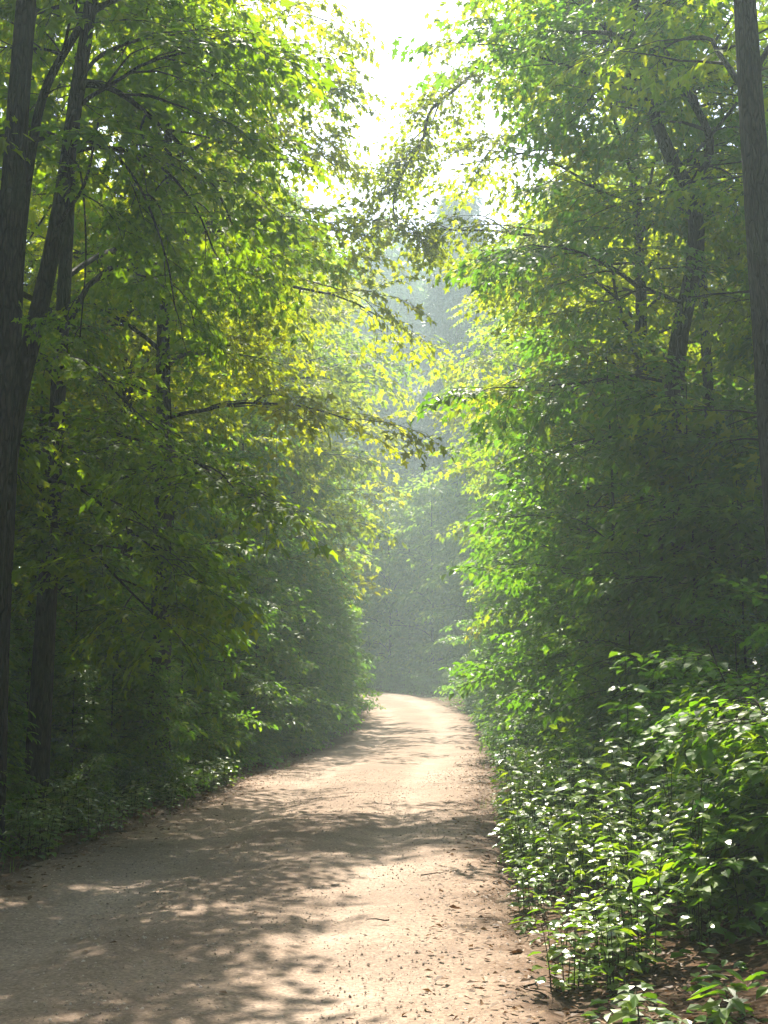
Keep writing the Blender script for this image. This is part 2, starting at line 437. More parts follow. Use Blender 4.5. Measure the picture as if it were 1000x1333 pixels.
# ================================================================ THE SETTING
def ground_material():
    m, nt, ns, ln = nodes('forest_floor')
    tc = N(ns, 'ShaderNodeTexCoord')
    n1 = N(ns, 'ShaderNodeTexNoise', i_Scale=1.4, i_Detail=8.0, i_Roughness=.7); ln.new(tc.outputs['Object'], n1.inputs['Vector'])
    vo = N(ns, 'ShaderNodeTexVoronoi', i_Scale=22.0); ln.new(tc.outputs['Object'], vo.inputs['Vector'])
    r = ramp(ns, [(.3, (.03, .018, .01)), (.55, (.07, .04, .022)), (.75, (.10, .07, .035))]); ln.new(n1.outputs['Fac'], r.inputs[0])
    mx = N(ns, 'ShaderNodeMix', data_type='RGBA', blend_type='OVERLAY'); mx.inputs[0].default_value = .45
    bw = N(ns, 'ShaderNodeRGBToBW'); ln.new(vo.outputs['Color'], bw.inputs[0])
    ln.new(r.outputs[0], mx.inputs[6]); ln.new(bw.outputs[0], mx.inputs[7])
    at_ = N(ns, 'ShaderNodeAttribute', attribute_name='verge')
    n3 = N(ns, 'ShaderNodeTexNoise', i_Scale=2.2, i_Detail=5.0); ln.new(tc.outputs['Object'], n3.inputs['Vector'])
    ma = N(ns, 'ShaderNodeMath', operation='MULTIPLY_ADD', i_1=1.3, i_2=-.65); ln.new(n3.outputs['Fac'], ma.inputs[0])
    mb = N(ns, 'ShaderNodeMath', operation='ADD'); ln.new(ma.outputs[0], mb.inputs[0]); ln.new(at_.outputs['Fac'], mb.inputs[1])
    mr = N(ns, 'ShaderNodeMapRange'); mr.inputs['From Min'].default_value = 2.1; mr.inputs['From Max'].default_value = 2.7; ln.new(mb.outputs[0], mr.inputs['Value'])
    m3 = N(ns, 'ShaderNodeMix', data_type='RGBA'); ln.new(mr.outputs[0], m3.inputs[0]); m3.inputs[6].default_value = (.13, .092, .064, 1); ln.new(mx.outputs[2], m3.inputs[7]); mx = m3
    p = N(ns, 'ShaderNodeBsdfPrincipled', i_Roughness=.95); p.inputs['Specular IOR Level'].default_value = .1
    ln.new(mx.outputs[2], p.inputs['Base Color'])
    bp = N(ns, 'ShaderNodeBump', i_Strength=.7, i_Distance=.04); ln.new(vo.outputs['Distance'], bp.inputs['Height']); ln.new(bp.outputs[0], p.inputs['Normal'])
    o = N(ns, 'ShaderNodeOutputMaterial'); ln.new(p.outputs[0], o.inputs['Surface'])
    return m
def road_material():
    m, nt, ns, ln = nodes('sandy_gravel')
    tc = N(ns, 'ShaderNodeTexCoord')
    big = N(ns, 'ShaderNodeTexNoise', i_Scale=.55, i_Detail=6.0, i_Roughness=.6); ln.new(tc.outputs['Object'], big.inputs['Vector'])
    fine = N(ns, 'ShaderNodeTexNoise', i_Scale=38.0, i_Detail=5.0, i_Roughness=.75); ln.new(tc.outputs['Object'], fine.inputs['Vector'])
    vo = N(ns, 'ShaderNodeTexVoronoi', i_Scale=55.0); ln.new(tc.outputs['Object'], vo.inputs['Vector'])
    r = ramp(ns, [(.3, (.178, .13, .1)), (.5, (.24, .18, .14)), (.7, (.3, .23, .182))]); ln.new(big.outputs['Fac'], r.inputs[0])
    r2 = ramp(ns, [(.25, (.25, .235, .225)), (.5, (.5, .5, .5)), (.75, (.76, .74, .70))]); ln.new(fine.outputs['Fac'], r2.inputs[0])
    mx = N(ns, 'ShaderNodeMix', data_type='RGBA', blend_type='OVERLAY'); mx.inputs[0].default_value = .8; ln.new(r.outputs[0], mx.inputs[6]); ln.new(r2.outputs[0], mx.inputs[7])
    bw = N(ns, 'ShaderNodeRGBToBW'); ln.new(vo.outputs['Color'], bw.inputs[0])
    m2 = N(ns, 'ShaderNodeMix', data_type='RGBA', blend_type='OVERLAY'); m2.inputs[0].default_value = .3; ln.new(mx.outputs[2], m2.inputs[6]); ln.new(bw.outputs[0], m2.inputs[7])
    at_ = N(ns, 'ShaderNodeAttribute', attribute_name='across')
    ed = N(ns, 'ShaderNodeTexNoise', i_Scale=2.6, i_Detail=7.0, i_Roughness=.7); ln.new(tc.outputs['Object'], ed.inputs['Vector'])
    ma = N(ns, 'ShaderNodeMath', operation='MULTIPLY_ADD', i_1=.75, i_2=-.37); ln.new(ed.outputs['Fac'], ma.inputs[0])
    mb = N(ns, 'ShaderNodeMath', operation='ADD'); ln.new(ma.outputs[0], mb.inputs[0]); ln.new(at_.outputs['Fac'], mb.inputs[1])
    er = ramp(ns, [(.0, (.82, .78, .74)), (.25, (.85, .82, .78)), (.42, (1.1, 1.1, 1.1)), (.6, (.92, .9, .88)), (.8, (.85, .8, .75)), (.95, (.42, .34, .27))]); ln.new(mb.outputs[0], er.inputs[0])
    m3 = N(ns, 'ShaderNodeMix', data_type='RGBA', blend_type='MULTIPLY'); m3.inputs[0].default_value = 1; ln.new(m2.outputs[2], m3.inputs[6]); ln.new(er.outputs[0], m3.inputs[7]); m2 = m3
    p = N(ns, 'ShaderNodeBsdfPrincipled', i_Roughness=.9); p.inputs['Specular IOR Level'].default_value = .2
    ln.new(m2.outputs[2], p.inputs['Base Color'])
    ad = N(ns, 'ShaderNodeMath', operation='MULTIPLY_ADD', i_1=.6); ln.new(fine.outputs['Fac'], ad.inputs[0]); ln.new(bw.outputs[0], ad.inputs[2])
    bp = N(ns, 'ShaderNodeBump', i_Strength=.55, i_Distance=.02); ln.new(ad.outputs[0], bp.inputs['Height']); ln.new(bp.outputs[0], p.inputs['Normal'])
    o = N(ns, 'ShaderNodeOutputMaterial'); ln.new(p.outputs[0], o.inputs['Surface'])
    return m

def axis(*seg):
    return np.unique(np.concatenate([np.arange(a, b, s) for a, b, s in seg] + [np.array([seg[-1][1]])]).round(4))
xs = axis((-160, -40, 8), (-40, -12, 2), (-12, 10, .3), (10, 40, 2), (40, 160.1, 8)); ys = axis((-60, -8, 4), (-8, 45, .4), (45, 110, 1.2), (110, 260.1, 10))
X, Y = np.meshgrid(xs, ys)
Z = ground_z(X, Y)
g = Geo(); nx = len(xs)
i, j = np.meshgrid(np.arange(len(ys) - 1), np.arange(nx - 1), indexing='ij'); q = (i * nx + j).ravel()
g.add(np.column_stack([X.ravel(), Y.ravel(), Z.ravel()]), None, np.column_stack([q, q + 1, q + nx + 1, q + nx]))
me = g.mesh('ground', [ground_material()], True); at_ = me.attributes.new('verge', 'FLOAT', 'POINT'); at_.data.foreach_set('value', road_dist(X, Y).astype(np.float32))
o = bpy.data.objects.new('ground', me); COL.objects.link(o); o['kind'] = 'structure'

# road: a ribbon with two worn wheel tracks, uneven edges dipping under the litter
rl = smooth_line(RC, 1100); tn = np.gradient(rl, axis=0); tn /= np.linalg.norm(tn, axis=1)[:, None]; nr = np.column_stack([tn[:, 1], -tn[:, 0]])
us = np.linspace(-1, 1, 45)
def road_z(x, y, u):
    return (base_z(y) + .02 * (1 - u * u) - .04 * (np.exp(-((u - .42) / .16)**2) + np.exp(-((u + .42) / .16)**2)) + .02 * vnoise(x, y, 1.7, 21) + .012 * vnoise(x, y, .45, 22)
            + .008 * vnoise(x, y, .17, 23) - .10 * sm(.93, 1.0, np.abs(u)))
w = RW + .22 * vnoise(rl[:, 0], rl[:, 1], 2.3, 31)[:, None] * np.ones((1, 45)) + .1 * vnoise(rl[:, 0], rl[:, 1], .6, 32)[:, None]
PX = rl[:, 0:1] + nr[:, 0:1] * us[None] * w; PY = rl[:, 1:2] + nr[:, 1:2] * us[None] * w
PZ = road_z(PX, PY, us[None] * np.ones_like(PX)) + .012
g = Geo(); i, j = np.meshgrid(np.arange(len(rl) - 1), np.arange(44), indexing='ij'); q = (i * 45 + j).ravel()
g.add(np.column_stack([PX.ravel(), PY.ravel(), PZ.ravel()]), None, np.column_stack([q, q + 1, q + 46, q + 45]))
me = g.mesh('road', [road_material()], True); at_ = me.attributes.new('across', 'FLOAT', 'POINT'); at_.data.foreach_set('value', np.tile(np.abs(us), len(rl)).astype(np.float32))
o = bpy.data.objects.new('road', me); COL.objects.link(o); o['kind'] = 'structure'

# ================================================================ PLANTS
def rx(y): return float(np.interp(y, RL[:, 1], RL[:, 0]))
def base(x, y): return np.array([x, y, gz(x, y)])
def side(y, off):                      # a spot OFF metres from the middle of the road (left negative)
    return rx(y) + off
def px_line(b, pts): return [at(px, py, Y) - b for (px, py, Y) in pts]

T_MAPLE = spray_set(1, 5, kind='maple', leaf=.165, step=.11, nside=6, droop=.35, jit=.36)
T_LIME = spray_set(2, 5, kind='maple', leaf=.165, step=.12, nside=6, droop=.3, jit=.3)
T_SAP = spray_set(3, 6, kind='ovate', leaf=.145, step=.11, nside=6, droop=.22, jit=.22)
T_SAPM = spray_set(4, 5, kind='maple', leaf=.18, step=.125, nside=5, droop=.25, jit=.24)
T_SAPL = spray_set(7, 6, kind='ovate', leaf=.21, step=.16, nside=6, droop=.2, jit=.2, ld=(0, .25))
T_SAPML = spray_set(8, 5, kind='maple', leaf=.25, step=.18, nside=5, droop=.2, jit=.2, ld=(0, .25))
T_BUSH = spray_set(9, 5, kind='soft', leaf=.19, step=.15, nside=6, droop=.15, jit=.16, ld=(-.05, .15))
T_BUSHM = spray_set(10, 5, kind='soft', leaf=.23, step=.18, nside=5, droop=.15, jit=.16, ld=(-.05, .15))
T_BIG = spray_set(5, 4, kind='rhomb', leaf=.36, step=.2, nside=7, droop=.3, jit=.4, twigk=0)
T_LOW = spray_set(12, 5, kind='rhomb', leaf=.36, step=.22, nside=6, droop=.3, jit=.35, twigk=0)
T_FIR = spray_set(6, 4, kind='needle', leaf=.3, step=.05, nside=11, droop=.5, jit=.6, twigk=0, spread=.4)

# ---------------- near trees of the left verge
b = base(*at(-36, 905, 12)[:2])
L1 = build_tree('broadleaf_tree', 'thick dark tree trunk cut off by the left edge of the photo', 'tree', b, 21, .27, T_LIME, 'lime_leaf', 11,
                n_limbs=44, crown0=.42, reach=5.0, dens=.85, parts=True, keep=lambda p, a, L: sin(a) > -.3 and (cos(a) < .3 or p[2] > 11), trunk=[(-.05, 0, -.3), (0, 0, 0), (.05, 0, 2), (.12, 0, 5), (.2, 0, 8), (.25, .1, 12), (.2, 0, 21)], sides=26)
b = base(*at(-8, 905, 12.6)[:2])
tr = px_line(b, [(-8, 912, 12.6), (0, 720, 12.6), (18, 545, 12.6), (52, 400, 12.5), (80, 265, 12.4), (98, 140, 12.3), (116, 20, 12.2), (135, -130, 12.1), (150, -300, 12)])
tr[0][2] = -.2
L2 = build_tree('broadleaf_tree', 'slender leaning tree whose arching dark limbs hang over the left roadside', 'tree', b, 11, .125, T_LIME, 'lime_leaf', 12, trunk=tr, top_r=.4,
                n_limbs=9, crown0=.6, reach=2.6, dens=.6, parts=True, keep=lambda p, a, L: sin(a) > -.3,
                extra=[(px_line(b, [(98, 108, 12.3), (150, 118, 12.6), (205, 160, 13.2), (250, 205, 13.8), (290, 262, 14.4), (310, 318, 15)]), .035, dict(sub=7, sublen=.4, droop=.25, spray_len=.9)),
                       (px_line(b, [(96, 112, 12.3), (135, 70, 12.8), (200, 48, 13.6), (260, 52, 14.4), (312, 88, 15)]), .028, dict(sub=6, sublen=.4, spray_len=.9)),
                       (px_line(b, [(84, 200, 12.4), (140, 192, 12.7), (200, 210, 13.2), (250, 262, 13.8), (280, 330, 14.2)]), .026, dict(sub=6, sublen=.4, droop=.3, spray_len=.9)),
                       (px_line(b, [(60, 345, 12.5), (78, 290, 12.3), (110, 240, 12.1), (128, 160, 12)]), .03, None),
                       (px_line(b, [(90, 190, 12.4), (130, 185, 12.2), (180, 240, 12.3), (215, 330, 12.5), (228, 400, 12.7)]), .02, dict(sub=5, sublen=.35, droop=.4, spray_len=.8)),
                       (px_line(b, [(86, 205, 12.4), (105, 225, 12), (112, 330, 11.9), (104, 440, 11.8)]), .014, dict(sub=3, sublen=.25, droop=.3, spray_len=.6))])
b = base(*at(-2, 900, 13.2)[:2])
tr = px_line(b, [(-2, 905, 13.2), (14, 600, 13.2), (26, 330, 13.2), (44, 180, 13.2), (64, 105, 13.2), (108, 25, 13.2), (130, -60, 13.2), (160, -200, 13.2)]); tr[0][2] = -.2
L3 = build_tree('young_tree', 'thinnest bent stem between the big trunk and the leaning tree', 'tree', b, 9, .075, T_LIME, 'lime_leaf', 13, trunk=tr, top_r=.4, n_limbs=8, crown0=.55, reach=2.0, dens=.5, parts=True, keep=lambda p, a, L: sin(a) > -.3)
b = base(*at(50, 905, 15.5)[:2])
L4 = build_tree('broadleaf_tree', 'dark trunk standing just behind the leaning tree with low green sprays', 'tree', b, 22, .2, T_LIME, 'lime_leaf', 14, n_limbs=44, crown0=.4, reach=5.2, dens=.8, parts=True, keep=lambda p, a, L: sin(a) > -.3 and (cos(a) < .3 or p[2] > 12),
                trunk=[(0, 0, -.3), (.0, 0, 0), (.05, 0, 3), (.12, 0, 7), (.2, 0, 12), (.3, 0, 22)],
                extra=[(px_line(b, [(58, 560, 15.4), (120, 560, 14.8), (190, 575, 14), (250, 600, 13.4), (298, 628, 13)]), .03, dict(sub=7, sublen=.35, droop=.15, spray_len=.85, dens=1.3)),
                       (px_line(b, [(58, 620, 15.4), (110, 640, 14.8), (170, 690, 14.2), (225, 735, 13.8)]), .026, dict(sub=7, sublen=.4, droop=.2, spray_len=.85, dens=1.3)),
                       (px_line(b, [(55, 690, 15.4), (100, 700, 14.6), (160, 760, 14), (200, 800, 13.6)]), .024, dict(sub=6, sublen=.4, droop=.2, spray_len=.85, dens=1.3)),
                       (px_line(b, [(58, 470, 15.4), (110, 470, 15), (160, 520, 14.6), (205, 560, 14.2)]), .024, dict(sub=6, sublen=.4, droop=.2, spray_len=.85, dens=1.3))])
b = base(*at(207, 905, 20)[:2])
L5 = build_tree('broadleaf_tree', 'upright dark trunk half hidden in the leaves, bare below the sunlit yellow sprays', 'tree', b, 15, .21, T_MAPLE, 'maple_leaf', 115, n_limbs=32, crown0=.4, reach=4.4, dens=.42, keep=lambda p, a, L: sin(a) > -.3,
                parts=True, bias=(0.0, .15))
# the tree that hangs out over the road with glowing leaves
b = base(side(24.5, -5.0), 24.5)
L6 = build_tree('maple_tree', 'tall maple with sunlit yellow-green leaves reaching over the road on the left', 'tree', b, 18, .2, T_MAPLE, 'maple_leaf', 16, n_limbs=42, crown0=.32, reach=3.65, dens=.5, bias=(-.3, .12), droop=.15,
                extra=[(px_line(b, [(172, 330, 24.5), (280, 230, 24), (385, 190, 23.5), (436, 215, 23)]), .03, dict(sub=8, sublen=.22, spray_len=.9, start=.4, dens=.9)),
                       (px_line(b, [(172, 240, 24.5), (280, 140, 24), (375, 100, 23.5), (422, 112, 23)]), .03, dict(sub=8, sublen=.22, spray_len=.9, start=.4, dens=.9)),
                       (px_line(b, [(172, 150, 24.5), (280, 60, 24), (380, 20, 23.5), (430, 28, 23)]), .03, dict(sub=8, sublen=.22, spray_len=.9, start=.4, dens=.9))])

# ---------------- near trees of the right verge
b = base(*at(1036, 900, 13)[:2])
R1 = build_tree('broadleaf_tree', 'thick straight dark trunk at the right edge of the photo', 'tree', b, 21, .33, T_LIME, 'lime_leaf', 21, n_limbs=44, crown0=.36, reach=4.4, dens=.42, parts=True, sides=26, keep=lambda p, a, L: sin(a) > -.3 and (cos(a) > -.2 or p[2] > 10.5),
                trunk=[(.02, 0, -.3), (0, 0, 0), (-.02, 0, 2), (-.1, 0, 5), (-.2, 0, 8), (-.25, 0, 14), (-.2, 0, 21)])
b = base(*at(874, 905, 17.5)[:2])
tr = px_line(b, [(874, 915, 17.5), (872, 700, 17.5), (874, 560, 17.5), (882, 450, 17.5), (905, 330, 17.5), (900, 260, 17.5), (878, 215, 17.5), (858, 170, 17.4), (842, 120, 17.3), (815, 78, 17.2), (830, -20, 17), (850, -150, 17)])
tr[0][2] = -.25
R2 = build_tree('broadleaf_tree', 'crooked forked dark tree rising among the leaves on the right', 'tree', b, 11, .17, T_LIME, 'sapling_leaf', 22, trunk=tr, top_r=.3, n_limbs=18, crown0=.42, reach=3.0, dens=.6, parts=True, keep=lambda p, a, L: sin(a) > -.3,
                extra=[(px_line(b, [(898, 250, 17.5), (925, 190, 17.2), (900, 130, 17), (860, 75, 16.8), (800, 45, 16.4), (740, 42, 16)]), .075, dict(sub=7, sublen=.3, spray_len=.9)),
                       (px_line(b, [(880, 215, 17.5), (905, 200, 17.8), (985, 100, 18), (1010, 50, 18)]), .04, dict(sub=4, sublen=.3, spray_len=.9)),
                       (px_line(b, [(900, 272, 17.5), (860, 270, 17), (800, 255, 16.5), (750, 235, 16)]), .03, dict(sub=6, sublen=.35, spray_len=.9, droop=.1)),
                       (px_line(b, [(874, 580, 17.5), (830, 568, 16.8), (770, 572, 16.2), (720, 590, 15.6)]), .025, dict(sub=6, sublen=.35, spray_len=.9, droop=.1)),
                       (px_line(b, [(880, 500, 17.5), (820, 490, 16.8), (740, 500, 16), (660, 505, 15.4)]), .028, dict(sub=7, sublen=.32, spray_len=.9, droop=.1)),
                       (px_line(b, [(890, 395, 17.5), (830, 370, 16.8), (760, 330, 16), (700, 320, 15.4)]), .03, dict(sub=7, sublen=.35, spray_len=.9, droop=.1))])
b = base(*at(930, 905, 22)[:2])
R3 = build_tree('broadleaf_tree', 'thin dark trunk between the crooked tree and the thick edge trunk', 'tree', b, 18, .16, T_LIME, 'lime_leaf', 23, n_limbs=28, crown0=.55, reach=3.8, dens=.4, keep=lambda p, a, L: p[2] > 13 or cos(a) > -.2, parts=True)
b = base(side(23, 5.2), 23)
R4 = build_tree('maple_tree', 'tall maple on the right with a long bough hanging over the middle of the road', 'tree', b, 17, .2, T_MAPLE, 'maple_leaf', 24, n_limbs=42, crown0=.35, reach=3.8, dens=.68, bias=(pi, .1), droop=.1, parts=True,
                extra=[(px_line(b, [(790, 30, 23), (700, 55, 22.5), (632, 86, 22), (590, 118, 22), (560, 145, 22), (552, 178, 22), (530, 215, 22), (512, 262, 22), (520, 300, 22)]), .042,
                        dict(sub=15, sublen=.2, spray_len=.8, droop=.2, start=.2, dens=1.0)),])

# ---------------- patterns for the repeated plants (the first of each kind is placed, the rest copied)
def first(builder, **kw): return builder(loc=(0, 0, 0), label='', **kw)
PAT = {}
PAT['big'] = [first(build_tree, name='broadleaf_tree', cat='tree', H=15 + 1.5 * k, r=.17, temps=T_LIME if k else T_MAPLE, lmat='lime_leaf' if k else 'maple_leaf', seed=40 + k, n_limbs=40, crown0=.16, reach=4.3, sub=6, dens=.55, spray_len=1.15, e0=.75, rollj=.45) for k in range(2)]
PAT['mid'] = [first(build_tree, name='young_tree', cat='tree', H=9.5 + k, r=.085, temps=T_SAPML if k == 1 else T_SAPL, lmat='sapling_leaf', seed=50 + k, n_limbs=24, crown0=.06, reach=2.5, shape='layer', e0=.5, e1=-.15, sub=5, spray_len=1.0, dens=.42) for k in range(2)]
PAT['sap'] = [first(build_tree, name='sapling', cat='sapling', H=4.6 + .5 * k, r=.035, temps=T_SAPML if k == 1 else T_SAPL, lmat='sapling_leaf', seed=60 + k, n_limbs=27, crown0=.03, reach=1.55, shape='layer', e0=.35, e1=-.2, sub=4, spray_len=.8, sides=6, dens=.7) for k in range(3)]
PAT['bush'] = [first(build_tree, name='bush', cat='bush', H=1.7, r=.018, temps=T_BUSHM if k == 1 else T_BUSH, lmat='dark_leaf' if k == 2 else 'sapling_leaf', seed=70 + k, n_limbs=26, crown0=.12, reach=.75, shape='layer', e0=.5, e1=-.3, sub=3, spray_len=.5, sides=5, multi=5, bark='twig') for k in range(3)]
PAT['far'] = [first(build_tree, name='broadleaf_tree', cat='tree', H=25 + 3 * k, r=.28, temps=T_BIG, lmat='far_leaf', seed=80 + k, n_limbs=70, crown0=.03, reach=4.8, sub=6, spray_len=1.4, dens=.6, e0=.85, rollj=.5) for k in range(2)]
PAT['low'] = [first(build_tree, name='broadleaf_tree', cat='tree', H=11 + 2 * k, r=.12, temps=T_LOW, lmat='lime_leaf', seed=85 + k, n_limbs=30, crown0=.02, reach=3.2, sub=4, spray_len=1.3, dens=.55, e0=.7, rollj=.4) for k in range(2)]
PAT['fir'] = [first(build_tree, name='spruce_tree', cat='tree', H=30, r=.3, temps=T_FIR, lmat='needle', seed=90, n_limbs=110, crown0=.06, reach=3.6, shape='cone', e0=-.1, e1=-.45, sub=5, spray_len=1.1, dens=1.0)]
USED = {}
REG = {}
ORD = ('nearest first second third fourth fifth sixth seventh eighth ninth tenth eleventh twelfth thirteenth fourteenth fifteenth sixteenth seventeenth eighteenth nineteenth twentieth').split()
def ordinal(i):
    if i <= 20: return ORD[i]
    tens = {2: 'twenty', 3: 'thirty', 4: 'forty'}[i // 10]
    return tens + '-' + ORD[i % 10] if i % 10 else {3: 'thirtieth', 4: 'fortieth'}[i // 10]
def sides_of(x, y): return 'left' if x < rx(min(y, 80)) else 'right'
def enrol(o, template, y): REG.setdefault(template, []).append((y, o)); return o
def put(kind, k, x, y, rz, sc, label, group=None, tilt=0.0, sz=None):
    src = PAT[kind][k % len(PAT[kind])]
    z = gz(x, y) - .03
    if (kind, k) not in USED:
        USED[(kind, k)] = 1
        src.location = (x, y, z); src.rotation_euler = (tilt, 0, rz); src.scale = (sc, sc, sz or sc); src['label'] = label
        if group: src['group'] = group
        o = src
    else: o = dup(src, (x, y, z), rz, sc, label, group, tilt, sz)
    if '{n}' in label: enrol(o, label.replace('{side}', sides_of(x, y)), y)
    return o

rng = np.random.default_rng(5)
G_W = 'trees lining the road'; G_S = 'saplings along the road'; G_B = 'bushes along the road'; G_F = 'hazy trees at the bend'; G_D = 'trees deeper in the forest'
# tall trees along both sides beyond the near ones
for (y, off, k, sc) in [(31, -7.0, 1, .85), (38, -6.8, 0, 1.25), (46, -7.2, 1, 1.4), (55, -7, 0, 1.6), (64, -7.5, 1, 1.6),
                        (30, 7, 0, .95), (37, 7, 1, 1.2), (45, 7.6, 0, 1.45), (54, 7.6, 1, 1.5)]:
    put('big', k, side(y, off), y, rng.uniform(0, 6.28), sc, 'tall leafy tree lining the {side} of the road, {n} from the viewer', G_W)
# trees deeper in, seen between the trunks
for (x, y, k, sc) in [(-9, 18, 1, .9), (-12, 25, 0, 1), (-15, 33, 1, 1), (-11, 41, 0, 1), (-10, 52, 1, 1), (-18, 45, 0, 1.05), (-8, 10, 0, .8), (-8.5, 30, 0, 1),
                      (9.5, 19, 0, .9), (12, 27, 1, 1), (15, 36, 0, 1), (11, 44, 1, 1), (10.5, 34, 0, 1), (18, 47, 1, 1.05), (8.6, 10, 1, .9), (-19, 22, 0, 1), (-21, 34, 1, 1), (-25, 28, 0, 1), (-14, 16, 1, .9), (-28, 44, 0, 1.1), (-16, 56, 1, 1), (-22, 58, 0, 1), (20, 26, 1, 1), (22, 38, 0, 1), (27, 50, 1, 1), (13.5, 58, 0, 1)]:
    put('big', k, x, y, rng.uniform(0, 6.28), sc, 'forest tree standing behind the {side} roadside row, {n} from the viewer', G_D)
# small trees: the leafy walls
for (y, off, k, sc) in [(20, -5.2, 0, .8), (27, -4.6, 1, .85), (33, -4.3, 0, .9), (40, -4.4, 1, .9), (48, -4.5, 0, 1), (57, -4.4, 1, 1), (16, -7, 1, .8), (22, -8, 0, 1.), (68, -4, 0, 1), (63, -5, 1, 1), (36, -7, 0, 1), (21, -11, 1, 1), (26, -9, 0, .9), (30, -12, 1, 1), (18.5, -9, 0, .9), (40, -10, 1, 1), (27, -15, 0, 1), (35, -14, 1, 1),
                        (21, 4.4, 1, .7), (25.5, 4.4, 0, 1.0), (30, 4.5, 1, 1.0), (36, 4.5, 0, 1), (43, 4.6, 1, 1), (51, 4.7, 0, 1), (59, 4.6, 1, 1), (16, 7.4, 1, .9), (23, 7.4, 0, 1), (33, 7, 1, 1)]:
    put('mid', k, side(y, off), y, rng.uniform(0, 6.28), sc, 'young tree in the leafy wall {side} of the road, {n} from the viewer', 'young trees beside the road')
for (y, off, k, sc) in [(17.5, -4.3, 0, .55), (21, -3.9, 1, .7), (24, -3.6, 2, .75), (27.5, -3.5, 0, .85), (31, -3.4, 1, .9), (35, -3.4, 2, .95), (39.5, -3.5, 0, .95), (44, -3.5, 1, 1), (49, -3.5, 2, 1), (54, -3.5, 0, 1), (59, -3.4, 1, 1), (64, -3.6, 2, 1),
                        (13.5, -4.6, 1, .45), (14.6, -4.3, 0, .55), (12, -4.7, 2, .35), (18.6, -3.4, 2, .5), (18.9, -2.95, 0, .42), (19.3, -4.2, 2, .75), (16.2, -4.7, 2, .6), (17.0, -3.5, 1, .38), (15, 5.2, 1, .75), (15.8, 4.75, 2, .95), (16.8, 5.5, 0, 1.1), (17, 4.1, 0, .7), (19.5, 4.6, 2, .7), (22.5, 3.9, 1, .75), (26, 4.5, 0, .9), (29.5, 4.0, 2, .8), (33.5, 4.6, 1, 1), (38, 4.1, 0, .9), (43, 4.7, 2, 1), (48, 4.1, 1, 1), (53, 4.2, 0, 1), (58, 4.3, 2, 1)]:
    put('sap', k, side(y, off), y, rng.uniform(0, 6.28), sc, 'slim sapling at the {side} road edge, {n} from the viewer to the bend', G_S)
for i in range(30):
    y = 10.8 + i * 1.75 + rng.uniform(-.3, .3)
    put('bush', int(rng.integers(0, 3)), side(y, -2.95 - rng.uniform(0, .5)), y, rng.uniform(0, 6.28), rng.uniform(.42, .62) * (1 if y < 30 else 1.2), 'low bush fringing the {side} road edge, {n} from the viewer', G_B)
    put('bush', int(rng.integers(0, 3)), side(y + .8, -4.0 - rng.uniform(0, .8)), y + .8, rng.uniform(0, 6.28), rng.uniform(.7, 1.0), 'taller bush behind the {side} verge, {n} from the viewer', G_B)
for i in range(26):
    y = 13.5 + i * 1.75 + rng.uniform(-.3, .3)
    put('bush', int(rng.integers(0, 3)), side(y, 2.85 + rng.uniform(0, .4)), y, rng.uniform(0, 6.28), rng.uniform(.42, .62) * (1 if y < 30 else 1.2), 'low bush fringing the {side} road edge, {n} from the viewer', G_B)
    put('bush', int(rng.integers(0, 3)), side(y + .8, 3.7 + rng.uniform(0, 1.0)), y + .8, rng.uniform(0, 6.28), rng.uniform(.7, 1.0), 'taller bush behind the {side} verge, {n} from the viewer', G_B)
# the bend: hazy trees closing the view
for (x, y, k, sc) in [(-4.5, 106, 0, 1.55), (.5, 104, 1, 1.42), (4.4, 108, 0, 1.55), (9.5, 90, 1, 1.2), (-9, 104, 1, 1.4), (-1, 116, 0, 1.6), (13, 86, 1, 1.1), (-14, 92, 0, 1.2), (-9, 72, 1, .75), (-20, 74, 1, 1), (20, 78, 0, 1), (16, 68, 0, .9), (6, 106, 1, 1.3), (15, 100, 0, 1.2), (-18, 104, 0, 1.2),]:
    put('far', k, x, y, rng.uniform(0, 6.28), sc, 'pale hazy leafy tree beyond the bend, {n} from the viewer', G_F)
for (x, y, k, sc) in [(5.8, 73, 0, .95), (3.0, 77, 1, 1.0), (.4, 80, 0, 1.1), (-2.6, 83, 1, 1.0), (-5.6, 88, 0, 1.1), (9.4, 71, 1, 1.1), (6.5, 80, 1, 1.25), (1.8, 86, 0, 1.3), (-1.2, 90, 1, 1.35)]:
    put('low', k, x, y, rng.uniform(0, 6.28), sc, 'lower rounded tree at the bend with sunlit leaf clumps, {n} from the viewer', G_F)
for (x, y, sc) in [(5.4, 88, 1.24)]:
    put('fir', 0, x, y, rng.uniform(0, 6.28), sc, 'tall grey-green spruce rising in the haze at the end of the road')
for (x, y, k, sc) in [(4.9, 69, 0, .7), (1.5, 76, 1, .7), (-1.5, 79.5, 2, .7), (5.2, 66.5, 1, .7), (-4.5, 84, 0, .8), (6, 62.5, 2, .8)]:
    put('sap', k, x, y, rng.uniform(0, 6.28), sc, 'hazy sapling on the outside of the bend, {n} from the viewer', G_S)
for i in range(14):
    x = 3.9 - i * .62; y = 64.5 + i * 1.35
    put('bush', i % 3, x + .4, y + 1.2, rng.uniform(0, 6.28), .8, 'hazy low bush on the outside of the bend, {n} from the viewer', G_B)
